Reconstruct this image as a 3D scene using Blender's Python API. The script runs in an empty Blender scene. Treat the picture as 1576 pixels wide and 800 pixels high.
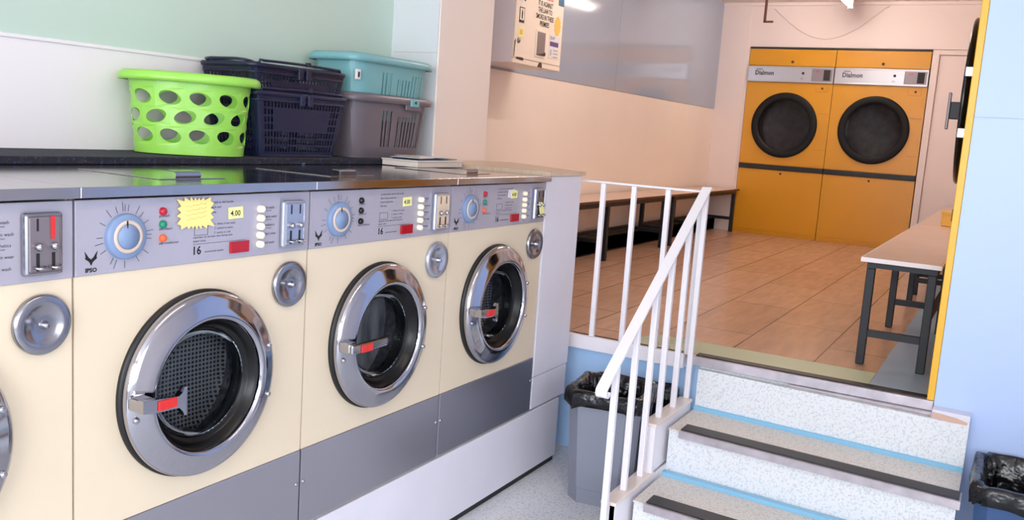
import bpy, bmesh, math, random
from mathutils import Vector, Matrix
random.seed(7)
S = bpy.context.scene
COL = S.collection
PI = math.pi

# ------------------------------------------------------------------ camera
cam_d = bpy.data.cameras.new('camera'); cam = bpy.data.objects.new('camera', cam_d); COL.objects.link(cam)
CR = ((0.49019032, -0.86895116, 0.06809791), (0.09229753, 0.12943793, 0.98728263), (-0.86671484, -0.47767112, 0.14365126))
m = Matrix(((CR[0][0], CR[1][0], CR[2][0], -1.130241), (CR[0][1], CR[1][1], CR[2][1], -1.6341139),
            (CR[0][2], CR[1][2], CR[2][2], 1.4212347), (0, 0, 0, 1)))
cam.matrix_world = m
cam_d.sensor_width = 36; cam_d.lens = 1375.3757 / 1576 * 36; cam_d.clip_start = 0.02
S.camera = cam

# ------------------------------------------------------------------ world, lights, exposure
S.view_settings.view_transform = 'Standard'; S.view_settings.look = 'None'
S.view_settings.gamma = 1; S.view_settings.use_curve_mapping = False
S.view_settings.exposure = 0.46
try:
    S.cycles.use_denoising = True
    S.cycles.max_bounces = 10; S.cycles.transparent_max_bounces = 16; S.cycles.diffuse_bounces = 5
    S.cycles.sample_clamp_indirect = 6
    S.cycles.caustics_reflective = False; S.cycles.caustics_refractive = False
except Exception: pass
W = bpy.data.worlds.new('sky'); S.world = W; W.use_nodes = True
bg = W.node_tree.nodes['Background']; bg.inputs[0].default_value = (0.84, 0.91, 1.0, 1); bg.inputs[1].default_value = 2.2
def area(name, loc, target, sx, sy, power, col):
    l = bpy.data.lights.new(name, 'AREA'); l.shape = 'RECTANGLE'; l.size = sx; l.size_y = sy; l.energy = power; l.color = col
    o = bpy.data.objects.new(name, l); COL.objects.link(o); o.location = loc
    o.rotation_euler = (Vector(target) - Vector(loc)).to_track_quat('-Z', 'Y').to_euler(); return o
area('shop_window_daylight', (-3.95, -1.35, 1.55), (2.0, -1.0, 0.9), 3.4, 2.1, 175, (0.96, 0.97, 1.0))
area('added_side_daylight', (-1.6, -4.05, 1.5), (0.6, 0.0, 0.9), 2.2, 1.9, 90, (1.0, 0.98, 0.97))  # added lamp outside the made-up side window, brightens the washer fronts
TUBE_UP, TUBE_ADDED = 78.0, 34.0

# ------------------------------------------------------------------ materials
def lin(c):
    c = c / 255.0
    return c / 12.92 if c <= 0.04045 else ((c + 0.055) / 1.055) ** 2.4
def rgb(*c): return (lin(c[0]), lin(c[1]), lin(c[2]), 1)
def mat(name, c, rough=0.5, metal=0.0, var=0.0, vs=3.0, bump=0.0, bs=60.0, spec=0.5, coat=0.0, emis=None, es=0, c2=None, stretch=None):
    M = bpy.data.materials.new(name); M.use_nodes = True; N = M.node_tree.nodes; L = M.node_tree.links
    b = N['Principled BSDF']; b.inputs['Base Color'].default_value = rgb(*c)
    b.inputs['Roughness'].default_value = rough; b.inputs['Metallic'].default_value = metal
    b.inputs['Specular IOR Level'].default_value = spec; b.inputs['Coat Weight'].default_value = coat
    tc = N.new('ShaderNodeTexCoord'); mp = N.new('ShaderNodeMapping'); L.new(tc.outputs['Object'], mp.inputs[0])
    if stretch: mp.inputs['Scale'].default_value = stretch
    if var or c2:
        n = N.new('ShaderNodeTexNoise'); n.inputs['Scale'].default_value = vs; n.inputs['Detail'].default_value = 5
        L.new(mp.outputs[0], n.inputs[0]); r = N.new('ShaderNodeValToRGB'); L.new(n.outputs[0], r.inputs[0])
        a = r.color_ramp.elements; a[0].position = 0.3; a[1].position = 0.7
        if c2: a[0].color = rgb(*c2); a[1].color = rgb(*c)
        else:
            a[0].color = rgb(*[v * (1 - var) for v in c]); a[1].color = rgb(*[min(255, v * (1 + var * .6)) for v in c])
        L.new(r.outputs[0], b.inputs['Base Color'])
    if bump:
        n2 = N.new('ShaderNodeTexNoise'); n2.inputs['Scale'].default_value = bs; L.new(mp.outputs[0], n2.inputs[0])
        bp = N.new('ShaderNodeBump'); bp.inputs['Strength'].default_value = bump; bp.inputs['Distance'].default_value = 0.01
        L.new(n2.outputs[0], bp.inputs['Height']); L.new(bp.outputs[0], b.inputs['Normal'])
    if emis: b.inputs['Emission Color'].default_value = rgb(*emis); b.inputs['Emission Strength'].default_value = es
    return M
def speckle(name, base, spots, scale=140, amt=0.32, rough=0.55):
    M = mat(name, base, rough); N = M.node_tree.nodes; L = M.node_tree.links; b = N['Principled BSDF']
    tc = N.new('ShaderNodeTexCoord'); prev = None
    for i, (c, sc, th) in enumerate(spots):
        v = N.new('ShaderNodeTexNoise'); v.inputs['Scale'].default_value = sc; v.inputs['Detail'].default_value = 2
        mp = N.new('ShaderNodeMapping'); mp.inputs['Location'].default_value = (i * 7.3, i * 3.1, i * 1.7)
        L.new(tc.outputs['Object'], mp.inputs[0]); L.new(mp.outputs[0], v.inputs[0])
        r = N.new('ShaderNodeValToRGB'); r.color_ramp.elements[0].position = th; r.color_ramp.elements[1].position = th + 0.05
        L.new(v.outputs[0], r.inputs[0]); mx = N.new('ShaderNodeMix'); mx.data_type = 'RGBA'
        L.new(r.outputs[0], mx.inputs[0])
        if prev is None: mx.inputs[6].default_value = rgb(*base)
        else: L.new(prev, mx.inputs[6])
        mx.inputs[7].default_value = rgb(*c); prev = mx.outputs[2]
    L.new(prev, b.inputs['Base Color']); return M
def glassy(name, tint=(210, 215, 220), gloss=0.12):
    M = bpy.data.materials.new(name); M.use_nodes = True; N = M.node_tree.nodes; L = M.node_tree.links
    N.remove(N['Principled BSDF']); o = N['Material Output']
    t = N.new('ShaderNodeBsdfTransparent'); t.inputs[0].default_value = rgb(*tint)
    g = N.new('ShaderNodeBsdfGlossy'); g.inputs['Roughness'].default_value = 0.03
    f = N.new('ShaderNodeLayerWeight'); f.inputs[0].default_value = gloss
    mx = N.new('ShaderNodeMixShader'); L.new(f.outputs['Fresnel'], mx.inputs[0]); L.new(t.outputs[0], mx.inputs[1]); L.new(g.outputs[0], mx.inputs[2])
    L.new(mx.outputs[0], o.inputs[0]); return M
def perforated(name, c, hole, scale=55, rough=0.35, th=0.3):
    M = mat(name, c, rough, 0.35); N = M.node_tree.nodes; L = M.node_tree.links; b = N['Principled BSDF']
    tc = N.new('ShaderNodeTexCoord'); sep = N.new('ShaderNodeSeparateXYZ'); L.new(tc.outputs['Object'], sep.inputs[0])
    cmb = N.new('ShaderNodeCombineXYZ'); L.new(sep.outputs[0], cmb.inputs[0]); L.new(sep.outputs[2], cmb.inputs[1])
    v = N.new('ShaderNodeTexVoronoi'); v.voronoi_dimensions = '2D'; v.inputs['Randomness'].default_value = 0; v.inputs['Scale'].default_value = scale
    L.new(cmb.outputs[0], v.inputs['Vector']); r = N.new('ShaderNodeValToRGB')
    r.color_ramp.elements[0].position = th; r.color_ramp.elements[0].color = rgb(*hole); r.color_ramp.elements[1].position = th + 0.06; r.color_ramp.elements[1].color = rgb(*c)
    L.new(v.outputs['Distance'], r.inputs[0]); L.new(r.outputs[0], b.inputs['Base Color']); return M

M = {}
M['cream_enamel'] = mat('cream_enamel', (224, 208, 182), 0.35, var=0.015, vs=2)
M['panel_grey'] = mat('panel_grey', (178, 174, 186), 0.34, 0.25, var=0.02, vs=2)
M['steel'] = mat('brushed_steel', (182, 180, 184), 0.24, 1.0, bump=0.02, bs=30, stretch=(1, 40, 40))
M['steel_kick'] = mat('kick_steel', (172, 171, 180), 0.32, 0.85, bump=0.015, bs=6, stretch=(3, 1, 3))
M['steel_top'] = mat('steel_top', (178, 174, 174), 0.13, 1.0, bump=0.02, bs=3)
M['chrome'] = mat('chrome', (178, 178, 186), 0.09, 1.0, bump=0.02, bs=4)
M['chrome_dull'] = mat('chrome_dull', (160, 160, 168), 0.22, 1.0)
M['chrome_blue'] = mat('chrome_blue', (184, 190, 204), 0.26, 0.8)
M['black'] = mat('black_rubber', (14, 14, 17), 0.45)
M['black_gloss'] = mat('black_gloss', (10, 10, 12), 0.18)
M['red'] = mat('red_plastic', (205, 42, 40), 0.35)
M['dark_red'] = mat('dark_red_display', (168, 18, 32), 0.2)
M['green_p'] = mat('green_lamp', (18, 130, 98), 0.3)
M['red_lamp'] = mat('red_lamp', (178, 20, 45), 0.3)
M['orange'] = mat('orange_lamp', (232, 100, 60), 0.3)
M['dial'] = mat('dial_blue', (120, 142, 176), 0.4)
M['dial_tan'] = mat('dial_tan', (205, 186, 172), 0.4)
M['ring_black'] = mat('ring_black', (12, 12, 15), 0.6, spec=0.3)
M['gasket'] = mat('gasket', (10, 10, 12), 0.3, spec=0.3)
M['ink'] = mat('ink', (58, 54, 66), 0.6)
M['ink_black'] = mat('ink_black', (18, 17, 20), 0.6)
M['pencil'] = mat('pencil', (196, 172, 120), 0.8)
M['button'] = mat('cream_button', (250, 238, 212), 0.3)
M['star'] = mat('yellow_card', (252, 226, 140), 0.7)
M['paper_y'] = mat('yellow_paper', (240, 238, 160), 0.7)
M['paper'] = mat('white_paper', (226, 222, 222), 0.7)
M['drum'] = perforated('drum_steel', (186, 184, 188), (52, 52, 56), 88, 0.33, 0.30)
M['drum_dull'] = mat('drum_dull', (150, 146, 148), 0.4, 0.3, var=0.12, vs=14)
M['drum_side'] = mat('drum_side', (104, 104, 110), 0.35, 0.55, var=0.35, vs=60)
M['drum_scratched'] = mat('drum_scratched', (196, 192, 194), 0.4, 0.35, var=0.3, vs=9, stretch=(3, 1, .6))
M['glass'] = glassy('door_glass')
M['glass_dark'] = glassy('dryer_glass', (170, 165, 165), 0.15)
M['white_paint'] = mat('white_paint', (226, 224, 234), 0.45, var=0.02, vs=3, bump=0.06, bs=14)
M['white_rail'] = mat('white_rail_paint', (244, 240, 246), 0.32, bump=0.08, bs=50)
M['wood_top'] = mat('worn_wood', (214, 190, 166), 0.4, var=0.06, vs=6, stretch=(2, 12, 2))
M['green_wall'] = mat('mint_wall', (196, 216, 202), 0.32, var=0.012, vs=1)
M['white_wall'] = mat('white_wall', (240, 234, 236), 0.45, var=0.012, vs=1.5)
M['cool_wall'] = mat('cool_wall', (220, 223, 226), 0.45, var=0.01)
M['cream_wall'] = mat('cream_wall', (240, 226, 216), 0.28, var=0.012, vs=1.4)
M['peach_wall'] = mat('peach_wall', (242, 230, 220), 0.3, var=0.02, vs=1.2)
M['grey_panel'] = mat('blue_grey_panel', (158, 170, 192), 0.09, var=0.01, vs=1)
M['pink_white'] = mat('pink_white_wall', (236, 222, 218), 0.4, var=0.012, vs=1.4)
M['ceiling'] = mat('ceiling_paint', (232, 222, 216), 0.6, var=0.02)
M['blue_wall'] = mat('pale_blue_wall', (184, 205, 246), 0.4, var=0.01, vs=1.3)
M['blue_low'] = mat('sky_blue_wall', (176, 212, 250), 0.42, var=0.02, vs=3)
M['yellow'] = mat('yellow_enamel', (212, 150, 30), 0.3, var=0.02, vs=2)
M['yellow_bright'] = mat('bright_yellow', (238, 180, 40), 0.35)
M['silver'] = mat('silver_panel', (196, 192, 196), 0.28, 0.85)
M['silver_grey'] = mat('dark_silver', (140, 130, 134), 0.4, 0.6)
M['bench_top'] = mat('bench_laminate', (216, 188, 170), 0.35, var=0.03, vs=7)
M['bench_edge'] = mat('bench_edge', (236, 226, 226), 0.4)
M['bench_edge_brown'] = mat('bench_edge_brown', (92, 52, 40), 0.5)
M['navy_metal'] = mat('navy_metal', (17, 19, 27), 0.5)
M['carpet'] = speckle('ledge_carpet', (30, 32, 44), [((58, 44, 54), 60, .58), ((52, 64, 96), 80, .60), ((130, 156, 196), 22, .72)], rough=0.9)
M['lime'] = mat('lime_plastic', (150, 212, 84), 0.28)
M['navy_plastic'] = mat('navy_plastic', (30, 36, 66), 0.33)
M['navy_dark'] = mat('navy_plastic_dark', (20, 23, 50), 0.33)
M['teal'] = mat('teal_plastic', (122, 176, 180), 0.3)
M['grey_plastic'] = mat('warm_grey_plastic', (112, 104, 112), 0.3)
M['bin_grey'] = mat('bin_grey', (132, 136, 150), 0.4)
M['bin_blue'] = mat('bin_blue', (52, 84, 130), 0.4)
M['bin_navy'] = mat('bin_navy', (20, 26, 44), 0.4)
M['bag'] = mat('black_bin_bag', (12, 12, 15), 0.22, bump=1.0, bs=22)
M['terrazzo'] = speckle('terrazzo_riser', (228, 230, 232), [((206, 212, 218), 110, .54), ((168, 172, 176), 160, .66)])
M['tread'] = speckle('terrazzo_tread', (222, 216, 208), [((200, 193, 186), 120, .55), ((164, 156, 150), 160, .66)])
M['low_floor'] = speckle('speckled_vinyl', (214, 216, 220), [((192, 196, 204), 90, .54), ((216, 220, 226), 60, .60), ((120, 126, 134), 150, .68)])
M['nose_metal'] = mat('nosing_metal', (196, 188, 194), 0.4, 0.6, var=0.12, vs=12)
M['nose_black'] = mat('nosing_black', (36, 32, 34), 0.5, var=0.1, vs=20)
M['strip_blue'] = mat('blue_strip', (134, 190, 222), 0.4)
M['peach_chip'] = mat('bare_peach', (216, 178, 160), 0.7, var=0.05)
M['mint_strip'] = mat('mint_vinyl', (186, 196, 164), 0.4, var=0.03)
M['slate_strip'] = mat('slate_vinyl', (156, 178, 200), 0.4, var=0.03)
M['tube'] = mat('lit_tube', (255, 250, 240), 0.4, emis=(255, 240, 226), es=TUBE_UP)
M['tube_added'] = mat('lit_tube_added', (255, 250, 240), 0.4, emis=(255, 240, 226), es=TUBE_ADDED)
M['lamp_body'] = mat('lamp_body', (205, 190, 180), 0.5)
M['box_face'] = mat('dispenser_cream', (240, 224, 208), 0.35)
M['box_side'] = mat('dispenser_white', (226, 218, 222), 0.35)
M['violet'] = mat('violet_label', (84, 56, 120), 0.5)
M['star2'] = mat('mustard_star', (236, 190, 88), 0.6)
M['blue_sign'] = mat('blue_sign', (44, 92, 130), 0.5)
M['chip'] = mat('chipped_rust', (70, 46, 40), 0.7)
M['seam'] = mat('seam_dark', (120, 90, 84), 0.7)
M['navy_print'] = mat('navy_print', (38, 60, 100), 0.4)
M['sky_glow'] = mat('outside_wall', (200, 200, 205), 0.8)

# tiled floor
def tile_mat():
    X = mat('brown_tiles', (196, 148, 118), 0.26); N = X.node_tree.nodes; L = X.node_tree.links; b = N['Principled BSDF']
    tc = N.new('ShaderNodeTexCoord'); mp = N.new('ShaderNodeMapping'); L.new(tc.outputs['Object'], mp.inputs[0])
    mp.inputs['Location'].default_value = (0.38, 0.282 + 0.35 * 8, 0)
    br = N.new('ShaderNodeTexBrick'); L.new(mp.outputs[0], br.inputs[0])
    br.inputs['Scale'].default_value = 1.0; br.inputs['Brick Width'].default_value = 0.88; br.inputs['Row Height'].default_value = 0.35
    br.inputs['Mortar Size'].default_value = 0.0035; br.inputs['Mortar Smooth'].default_value = 0.2
    br.inputs['Color1'].default_value = rgb(200, 160, 134); br.inputs['Color2'].default_value = rgb(192, 152, 126); br.inputs['Mortar'].default_value = rgb(96, 66, 54)
    n = N.new('ShaderNodeTexNoise'); n.inputs['Scale'].default_value = 5; n.inputs['Detail'].default_value = 6
    mp2 = N.new('ShaderNodeMapping'); mp2.inputs['Scale'].default_value = (1, 5, 1); L.new(tc.outputs['Object'], mp2.inputs[0]); L.new(mp2.outputs[0], n.inputs[0])
    r = N.new('ShaderNodeValToRGB'); r.color_ramp.elements[0].position = .3; r.color_ramp.elements[0].color = (.86, .86, .86, 1); r.color_ramp.elements[1].position = .7; r.color_ramp.elements[1].color = (1.06, 1.05, 1.04, 1)
    L.new(n.outputs[0], r.inputs[0]); mx = N.new('ShaderNodeMix'); mx.data_type = 'RGBA'; mx.blend_type = 'MULTIPLY'; mx.inputs[0].default_value = 1
    L.new(br.outputs[0], mx.inputs[6]); L.new(r.outputs[0], mx.inputs[7]); L.new(mx.outputs[2], b.inputs['Base Color'])
    bp = N.new('ShaderNodeBump'); bp.inputs['Strength'].default_value = 0.3; bp.inputs['Distance'].default_value = 0.004; bp.invert = True
    L.new(br.outputs['Fac'], bp.inputs['Height']); L.new(bp.outputs[0], b.inputs['Normal']); return X
M['tiles'] = tile_mat()

# ------------------------------------------------------------------ mesh helpers
class MB:
    """collects shapes into one mesh"""
    def __init__(s): s.v = []; s.f = []; s.mi = []; s.sm = []
    def add(s, vs, fs, mi=0, smooth=False, T=None):
        b = len(s.v)
        for p in vs:
            p = Vector(p)
            if T is not None: p = T @ p
            s.v.append(tuple(p))
        for f in fs: s.f.append(tuple(b + i for i in f)); s.mi.append(mi); s.sm.append(smooth)
        return s
    def box(s, x0, x1, y0, y1, z0, z1, mi=0, bev=0.0, T=None, seg=2):
        if bev <= 0:
            vs = [(x, y, z) for x in (x0, x1) for y in (y0, y1) for z in (z0, z1)]
            return s.add(vs, [(0, 1, 3, 2), (4, 6, 7, 5), (0, 4, 5, 1), (2, 3, 7, 6), (0, 2, 6, 4), (1, 5, 7, 3)], mi, False, T)
        bm = bmesh.new(); bmesh.ops.create_cube(bm, size=1)
        for v in bm.verts: v.co = Vector(((x0 + x1) / 2 + v.co.x * (x1 - x0), (y0 + y1) / 2 + v.co.y * (y1 - y0), (z0 + z1) / 2 + v.co.z * (z1 - z0)))
        bmesh.ops.bevel(bm, geom=list(bm.edges), offset=bev, segments=seg, affect='EDGES', profile=0.5)
        bm.verts.ensure_lookup_table(); bm.verts.index_update()
        s.add([v.co.copy() for v in bm.verts], [[v.index for v in f.verts] for f in bm.faces], mi, False, T); bm.free(); return s
    def prism(s, pts, y0, y1, axis='y', mi=0, smooth=False, T=None):
        """pts 2D outline; axis y: (x,z); axis x: (y,z); axis z: (x,y)"""
        n = len(pts)
        def P(a, b, d): return {'y': (a, d, b), 'x': (d, a, b), 'z': (a, b, d)}[axis]
        vs = [P(a, b, y0) for a, b in pts] + [P(a, b, y1) for a, b in pts]
        s.add(vs, [tuple(range(n)), tuple(range(2 * n - 1, n - 1, -1))], mi, False, T)
        b = len(s.v) - 2 * n
        for i in range(n):
            j = (i + 1) % n; s.f.append((b + i, b + j, b + n + j, b + n + i)); s.mi.append(mi); s.sm.append(smooth)
        return s
    def lathe(s, prof, c, axis='y', seg=64, mi=0, smooth=True, a0=0, a1=2 * PI, close=False):
        """prof [(r, d)] d along axis from c"""
        vs = []; full = abs(a1 - a0 - 2 * PI) < 1e-6; n = seg if full else seg + 1
        for r, d in prof:
            for i in range(n):
                a = a0 + (a1 - a0) * i / seg; u, w = r * math.cos(a), r * math.sin(a)
                vs.append({'y': (c[0] + u, c[1] + d, c[2] + w), 'x': (c[0] + d, c[1] + u, c[2] + w), 'z': (c[0] + u, c[1] + w, c[2] + d)}[axis])
        fs = []; k = len(prof)
        for j in range(k if close else k - 1):
            jj = (j + 1) % k
            for i in range(seg):
                i2 = (i + 1) % n; fs.append((j * n + i, j * n + i2, jj * n + i2, jj * n + i))
        return s.add(vs, fs, mi, smooth)
    def disc(s, c, r, d0, d1, axis='y', seg=32, bev=0.0, mi=0):
        h = d1 - d0; sg = 1 if h > 0 else -1
        prof = [(0.0001, d0), (r, d0), (r, d1 - sg * bev), (max(r - bev, 1e-4), d1), (0.0001, d1)]
        return s.lathe(prof, c, axis, seg, mi, False)
    def tube(s, pts, r, seg=10, mi=0, cap=True, smooth=True):
        pts = [Vector(p) for p in pts]; vs = []; up0 = None
        for i, p in enumerate(pts):
            t = (pts[min(i + 1, len(pts) - 1)] - pts[max(i - 1, 0)]).normalized()
            if up0 is None: up0 = Vector((0, 0, 1)) if abs(t.z) < 0.9 else Vector((1, 0, 0))
            a = (up0 - t * up0.dot(t)).normalized(); up0 = a; b = t.cross(a)
            rr = r[i] if isinstance(r, (list, tuple)) else r
            for k in range(seg):
                an = 2 * PI * k / seg; vs.append(p + a * rr * math.cos(an) + b * rr * math.sin(an))
        fs = []
        for i in range(len(pts) - 1):
            for k in range(seg): k2 = (k + 1) % seg; fs.append((i * seg + k, i * seg + k2, (i + 1) * seg + k2, (i + 1) * seg + k))
        if cap: fs.append(tuple(range(seg))[::-1]); fs.append(tuple((len(pts) - 1) * seg + k for k in range(seg)))
        return s.add(vs, fs, mi, smooth)
    def sweep(s, pts, side, w, t, mi=0):
        """flat bar of width w (along side) and thickness t along pts"""
        pts = [Vector(p) for p in pts]; side = Vector(side).normalized(); vs = []
        for i, p in enumerate(pts):
            d = (pts[min(i + 1, len(pts) - 1)] - pts[max(i - 1, 0)]).normalized(); n = d.cross(side).normalized()
            for a, b in ((-1, -1), (1, -1), (1, 1), (-1, 1)): vs.append(p + side * a * w / 2 + n * b * t / 2)
        fs = [(0, 1, 2, 3), tuple(len(vs) - 4 + k for k in (3, 2, 1, 0))]
        for i in range(len(pts) - 1):
            for k in range(4): k2 = (k + 1) % 4; fs.append((i * 4 + k, i * 4 + k2, i * 4 + 4 + k2, i * 4 + 4 + k))
        return s.add(vs, fs, mi)
    def plate_hole(s, x0, x1, z0, z1, cx, cz, r, y0, y1, mi=0, seg=72):
        angs = [2 * PI * i / seg for i in range(seg)]
        for X in (x0, x1):
            for Z in (z0, z1): angs.append(math.atan2(Z - cz, X - cx) % (2 * PI))
        angs = sorted(set(round(a, 6) for a in angs)); n = len(angs)
        def outer(a):
            c, q = math.cos(a), math.sin(a); t = 1e9
            if c > 1e-9: t = min(t, (x1 - cx) / c)
            if c < -1e-9: t = min(t, (x0 - cx) / c)
            if q > 1e-9: t = min(t, (z1 - cz) / q)
            if q < -1e-9: t = min(t, (z0 - cz) / q)
            return cx + t * c, cz + t * q
        vs = []
        for y in (y0, y1):
            for a in angs: p = outer(a); vs.append((p[0], y, p[1]))
            for a in angs: vs.append((cx + r * math.cos(a), y, cz + r * math.sin(a)))
        fs = []
        for i in range(n):
            j = (i + 1) % n
            fs += [(i, j, n + j, n + i), (2 * n + j, 2 * n + i, 3 * n + i, 3 * n + j), (n + i, n + j, 3 * n + j, 3 * n + i), (j, i, 2 * n + i, 2 * n + j)]
        return s.add(vs, fs, mi)
    def text(s, txt, size, T, mi=0, align='LEFT', ext=0.0, sx=1.0, bold=0.0):
        c = bpy.data.curves.new('t', 'FONT'); c.body = txt; c.size = size; c.align_x = align; c.extrude = ext; c.resolution_u = 2; c.offset = bold
        o = bpy.data.objects.new('t', c); me = bpy.data.meshes.new_from_object(o)
        X = T @ Matrix.Diagonal((sx, 1, 1, 1))
        s.add([v.co.copy() for v in me.vertices], [list(p.vertices) for p in me.polygons], mi, False, X)
        bpy.data.objects.remove(o); bpy.data.meshes.remove(me); bpy.data.curves.remove(c); return s
    def build(s, name, mats, parent=None, fix=True):
        me = bpy.data.meshes.new(name); me.from_pydata(s.v, [], s.f)
        if not isinstance(mats, (list, tuple)): mats = [mats]
        for x in mats: me.materials.append(M[x] if isinstance(x, str) else x)
        me.polygons.foreach_set('material_index', s.mi); me.polygons.foreach_set('use_smooth', s.sm)
        if fix:
            bm = bmesh.new(); bm.from_mesh(me); bmesh.ops.recalc_face_normals(bm, faces=bm.faces); bm.to_mesh(me); bm.free()
        me.update()
        o = bpy.data.objects.new(name, me); COL.objects.link(o)
        if parent is not None:
            o.parent = parent
            if parent.location.length > 0 or parent.parent is not None:
                # meshes are built in the thing's own coordinates
                pass
        return o
def T_front(x, y, z): return Matrix(((1, 0, 0, x), (0, 0, 1, y), (0, 1, 0, z), (0, 0, 0, 1)))         # text readable from -y
def T_back(x, y, z): return Matrix(((0, 0, -1, x), (-1, 0, 0, y), (0, 1, 0, z), (0, 0, 0, 1)))        # text readable from -x
def thing(name, label, cat, loc=(0, 0, 0), group=None):
    o = bpy.data.objects.new(name, None); COL.objects.link(o); o.location = loc; o.empty_display_size = 0.05
    o['label'] = label; o['category'] = cat
    if group: o['group'] = group
    return o
def tag(o, label, cat, group=None):
    o['label'] = label; o['category'] = cat
    if group: o['group'] = group
    return o
def struct(name, mb, mats, label=None):
    o = mb.build(name, mats); o['kind'] = 'structure'
    if label: o['label'] = label
    return o
def lab(o, l): o['label'] = l; return o

FZ, ZF = -0.025, 0.524       # lower floor, upper floor
XB, YL = 8.2522, 1.2275      # back wall, left wall of the upper room
YB, YP, XC = 0.88, 0.63, 2.185  # wall behind washers, front of the pier, its left edge
CEI = 2.87

# ------------------------------------------------------------------ the setting
struct('floor', MB().box(-4.0, 2.56, -3.6, 1.0, FZ - 0.1, FZ), 'low_floor', 'speckled pale grey floor of the lower room')
struct('floor_upper', MB().box(2.53, 8.9, -2.6, YL + .1, ZF - 0.02, ZF), 'tiles', 'brown tiled floor of the raised room')
b = MB()
b.box(-4.0, XC, YB, YB + 0.12, FZ, 1.589, 1); b.box(-4.0, XC, YB, YB + 0.12, 1.592, CEI, 0); b.box(-4.0, XC, YB + .001, YB + .12, 1.588, 1.593, 2)
b.box(-4.0, XC, YB - 0.006, YB, 1.583, 1.594, 1, .002)
struct('wall_rear', b, ['green_wall', 'white_wall', 'seam'], 'mint green wall above a white lower band')
b = MB().box(XC, 2.635, YP, YL + 0.15, FZ, CEI, 0, 0.004)
b.box(XC - .006, XC + .001, YP + .004, YB, FZ, 1.729, 1); b.box(XC - .006, XC + .001, YP + .004, YB, 1.733, CEI, 1)
b.box(XC - .008, XC, YB - .012, YB, 1.27, CEI, 1)
struct('wall_pier', b, ['cream_wall', 'cool_wall'], 'cream pier between the machines and the raised room')
b = MB(); b.box(2.635, 8.9, YL, YL + 0.12, FZ, 1.783, 0)
for x0, x1 in ((2.635, 3.1), (3.104, 5.552), (5.556, 8.25)): b.box(x0, x1, YL - 0.004, YL + 0.12, 1.785, CEI, 1)
b.box(2.635, 8.25, YL + .004, YL + .11, 1.78, CEI, 2)
struct('wall_left', b, ['peach_wall', 'grey_panel', 'seam'], 'peach wall with glossy blue grey panels above')
# back wall with the opening for the dryers and the door
b = MB(); b.box(XB, XB + .1, -3.0, YL, 2.436, CEI + .02); b.box(XB, XB + .1, 0.908, YL, ZF, 2.436)
b.box(XB, XB + .1, -3.0, -1.66, ZF, 2.436); b.box(XB + .6, XB + .7, -3.0, YL, ZF, CEI); b.box(XB - .012, XB, 0.93, YL, ZF, CEI, 0, .003)
struct('wall_back', b, ['pink_white'], 'pinkish white wall above the yellow dryers')
struct('trim_1', MB().box(XB - .016, XB + .02, -0.81, 0.905, 2.418, 2.434), 'black', 'black strip above the two dryers')
b = MB(); b.box(XB - .02, XB + .06, -0.872, -0.812, ZF, 2.43, 0, .004); b.box(XB - .02, XB + .06, -1.66, -0.872, 2.385, 2.43, 0, .004); b.box(XB - .02, XB + .06, -1.66, -1.60, ZF, 2.385, 0, .004)
fr = b.build('door_frame', 'pink_white')
b = MB(); b.box(XB + .005, XB + .045, -1.598, -0.875, ZF + .005, 2.383, 0, .003)
d1 = struct('door_1', b, ['pink_white'], 'plain cream door beside the right hand yellow dryer'); fr.parent = d1
MB().tube([(XB - .03, -1.54, 1.5), (XB - .06, -1.54, 1.5), (XB - .06, -1.46, 1.5)], .01).build('door_handle', 'chrome_dull', d1)
struct('wall_right', MB().box(3.372, 8.9, -1.6, -1.479, ZF, CEI), 'pink_white', 'right wall of the raised room')
b = MB(); b.box(2.493, 2.513, -3.6, -1.478, FZ, 1.578); b.box(2.493, 2.513, -3.6, -1.478, 1.581, CEI); b.box(2.497, 2.512, -3.6, -1.479, 1.577, 1.582)
struct('wall_blue', b, ['blue_wall'], 'pale blue wall on the right with one fine seam')
struct('wall_step', MB().box(2.552, 2.60, -0.58, 1.0, FZ, ZF - .0205), 'blue_low', 'sky blue wall under the landing')
struct('ceiling', MB().box(-4.0, 8.9, -3.6, 1.4, CEI, CEI + 0.1), 'ceiling', 'cream ceiling')
struct('trim_2', MB().box(XB - .03, XB, -1.5, YL, CEI - .028, CEI), 'pink_white', 'moulding under the ceiling')
# street side of the lower room, with the shop window and an added side window
b = MB(); Y0, Y1 = -3.05, 0.35
b.box(-4.0, -3.9, -3.6, Y0, FZ, CEI); b.box(-4.0, -3.9, Y1, YB, FZ, CEI); b.box(-4.0, -3.9, Y0, Y1, FZ, .5); b.box(-4.0, -3.9, Y0, Y1, 2.6, CEI)
struct('wall_front', b, 'white_wall', 'street wall with the shop window')
b = MB()
for y in (Y0, -1.9, -0.8, Y1 - .05): b.box(-3.97, -3.92, y, y + .05, .5, 2.6)
b.box(-3.97, -3.92, Y0, Y1, .5, .55); b.box(-3.97, -3.92, Y0, Y1, 2.55, 2.6)
wn = struct('window_1', b, 'white_paint', 'shop window frame'); MB().box(-3.948, -3.942, Y0, Y1, .55, 2.55).build('pane', 'glass', wn)
b = MB(); b.box(-4.0, -2.8, -3.6, -3.5, FZ, CEI); b.box(-.4, 2.5, -3.6, -3.5, FZ, CEI); b.box(-2.8, -.4, -3.6, -3.5, FZ, .45); b.box(-2.8, -.4, -3.6, -3.5, 2.5, CEI)
struct('wall_side', b, 'white_wall', 'side wall of the lower room')
b = MB(); b.box(-2.8, -2.75, -3.57, -3.52, .45, 2.5); b.box(-.45, -.4, -3.57, -3.52, .45, 2.5); b.box(-1.62, -1.57, -3.57, -3.52, .45, 2.5); b.box(-2.8, -.4, -3.57, -3.52, .45, .5); b.box(-2.8, -.4, -3.57, -3.52, 2.45, 2.5)
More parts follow.
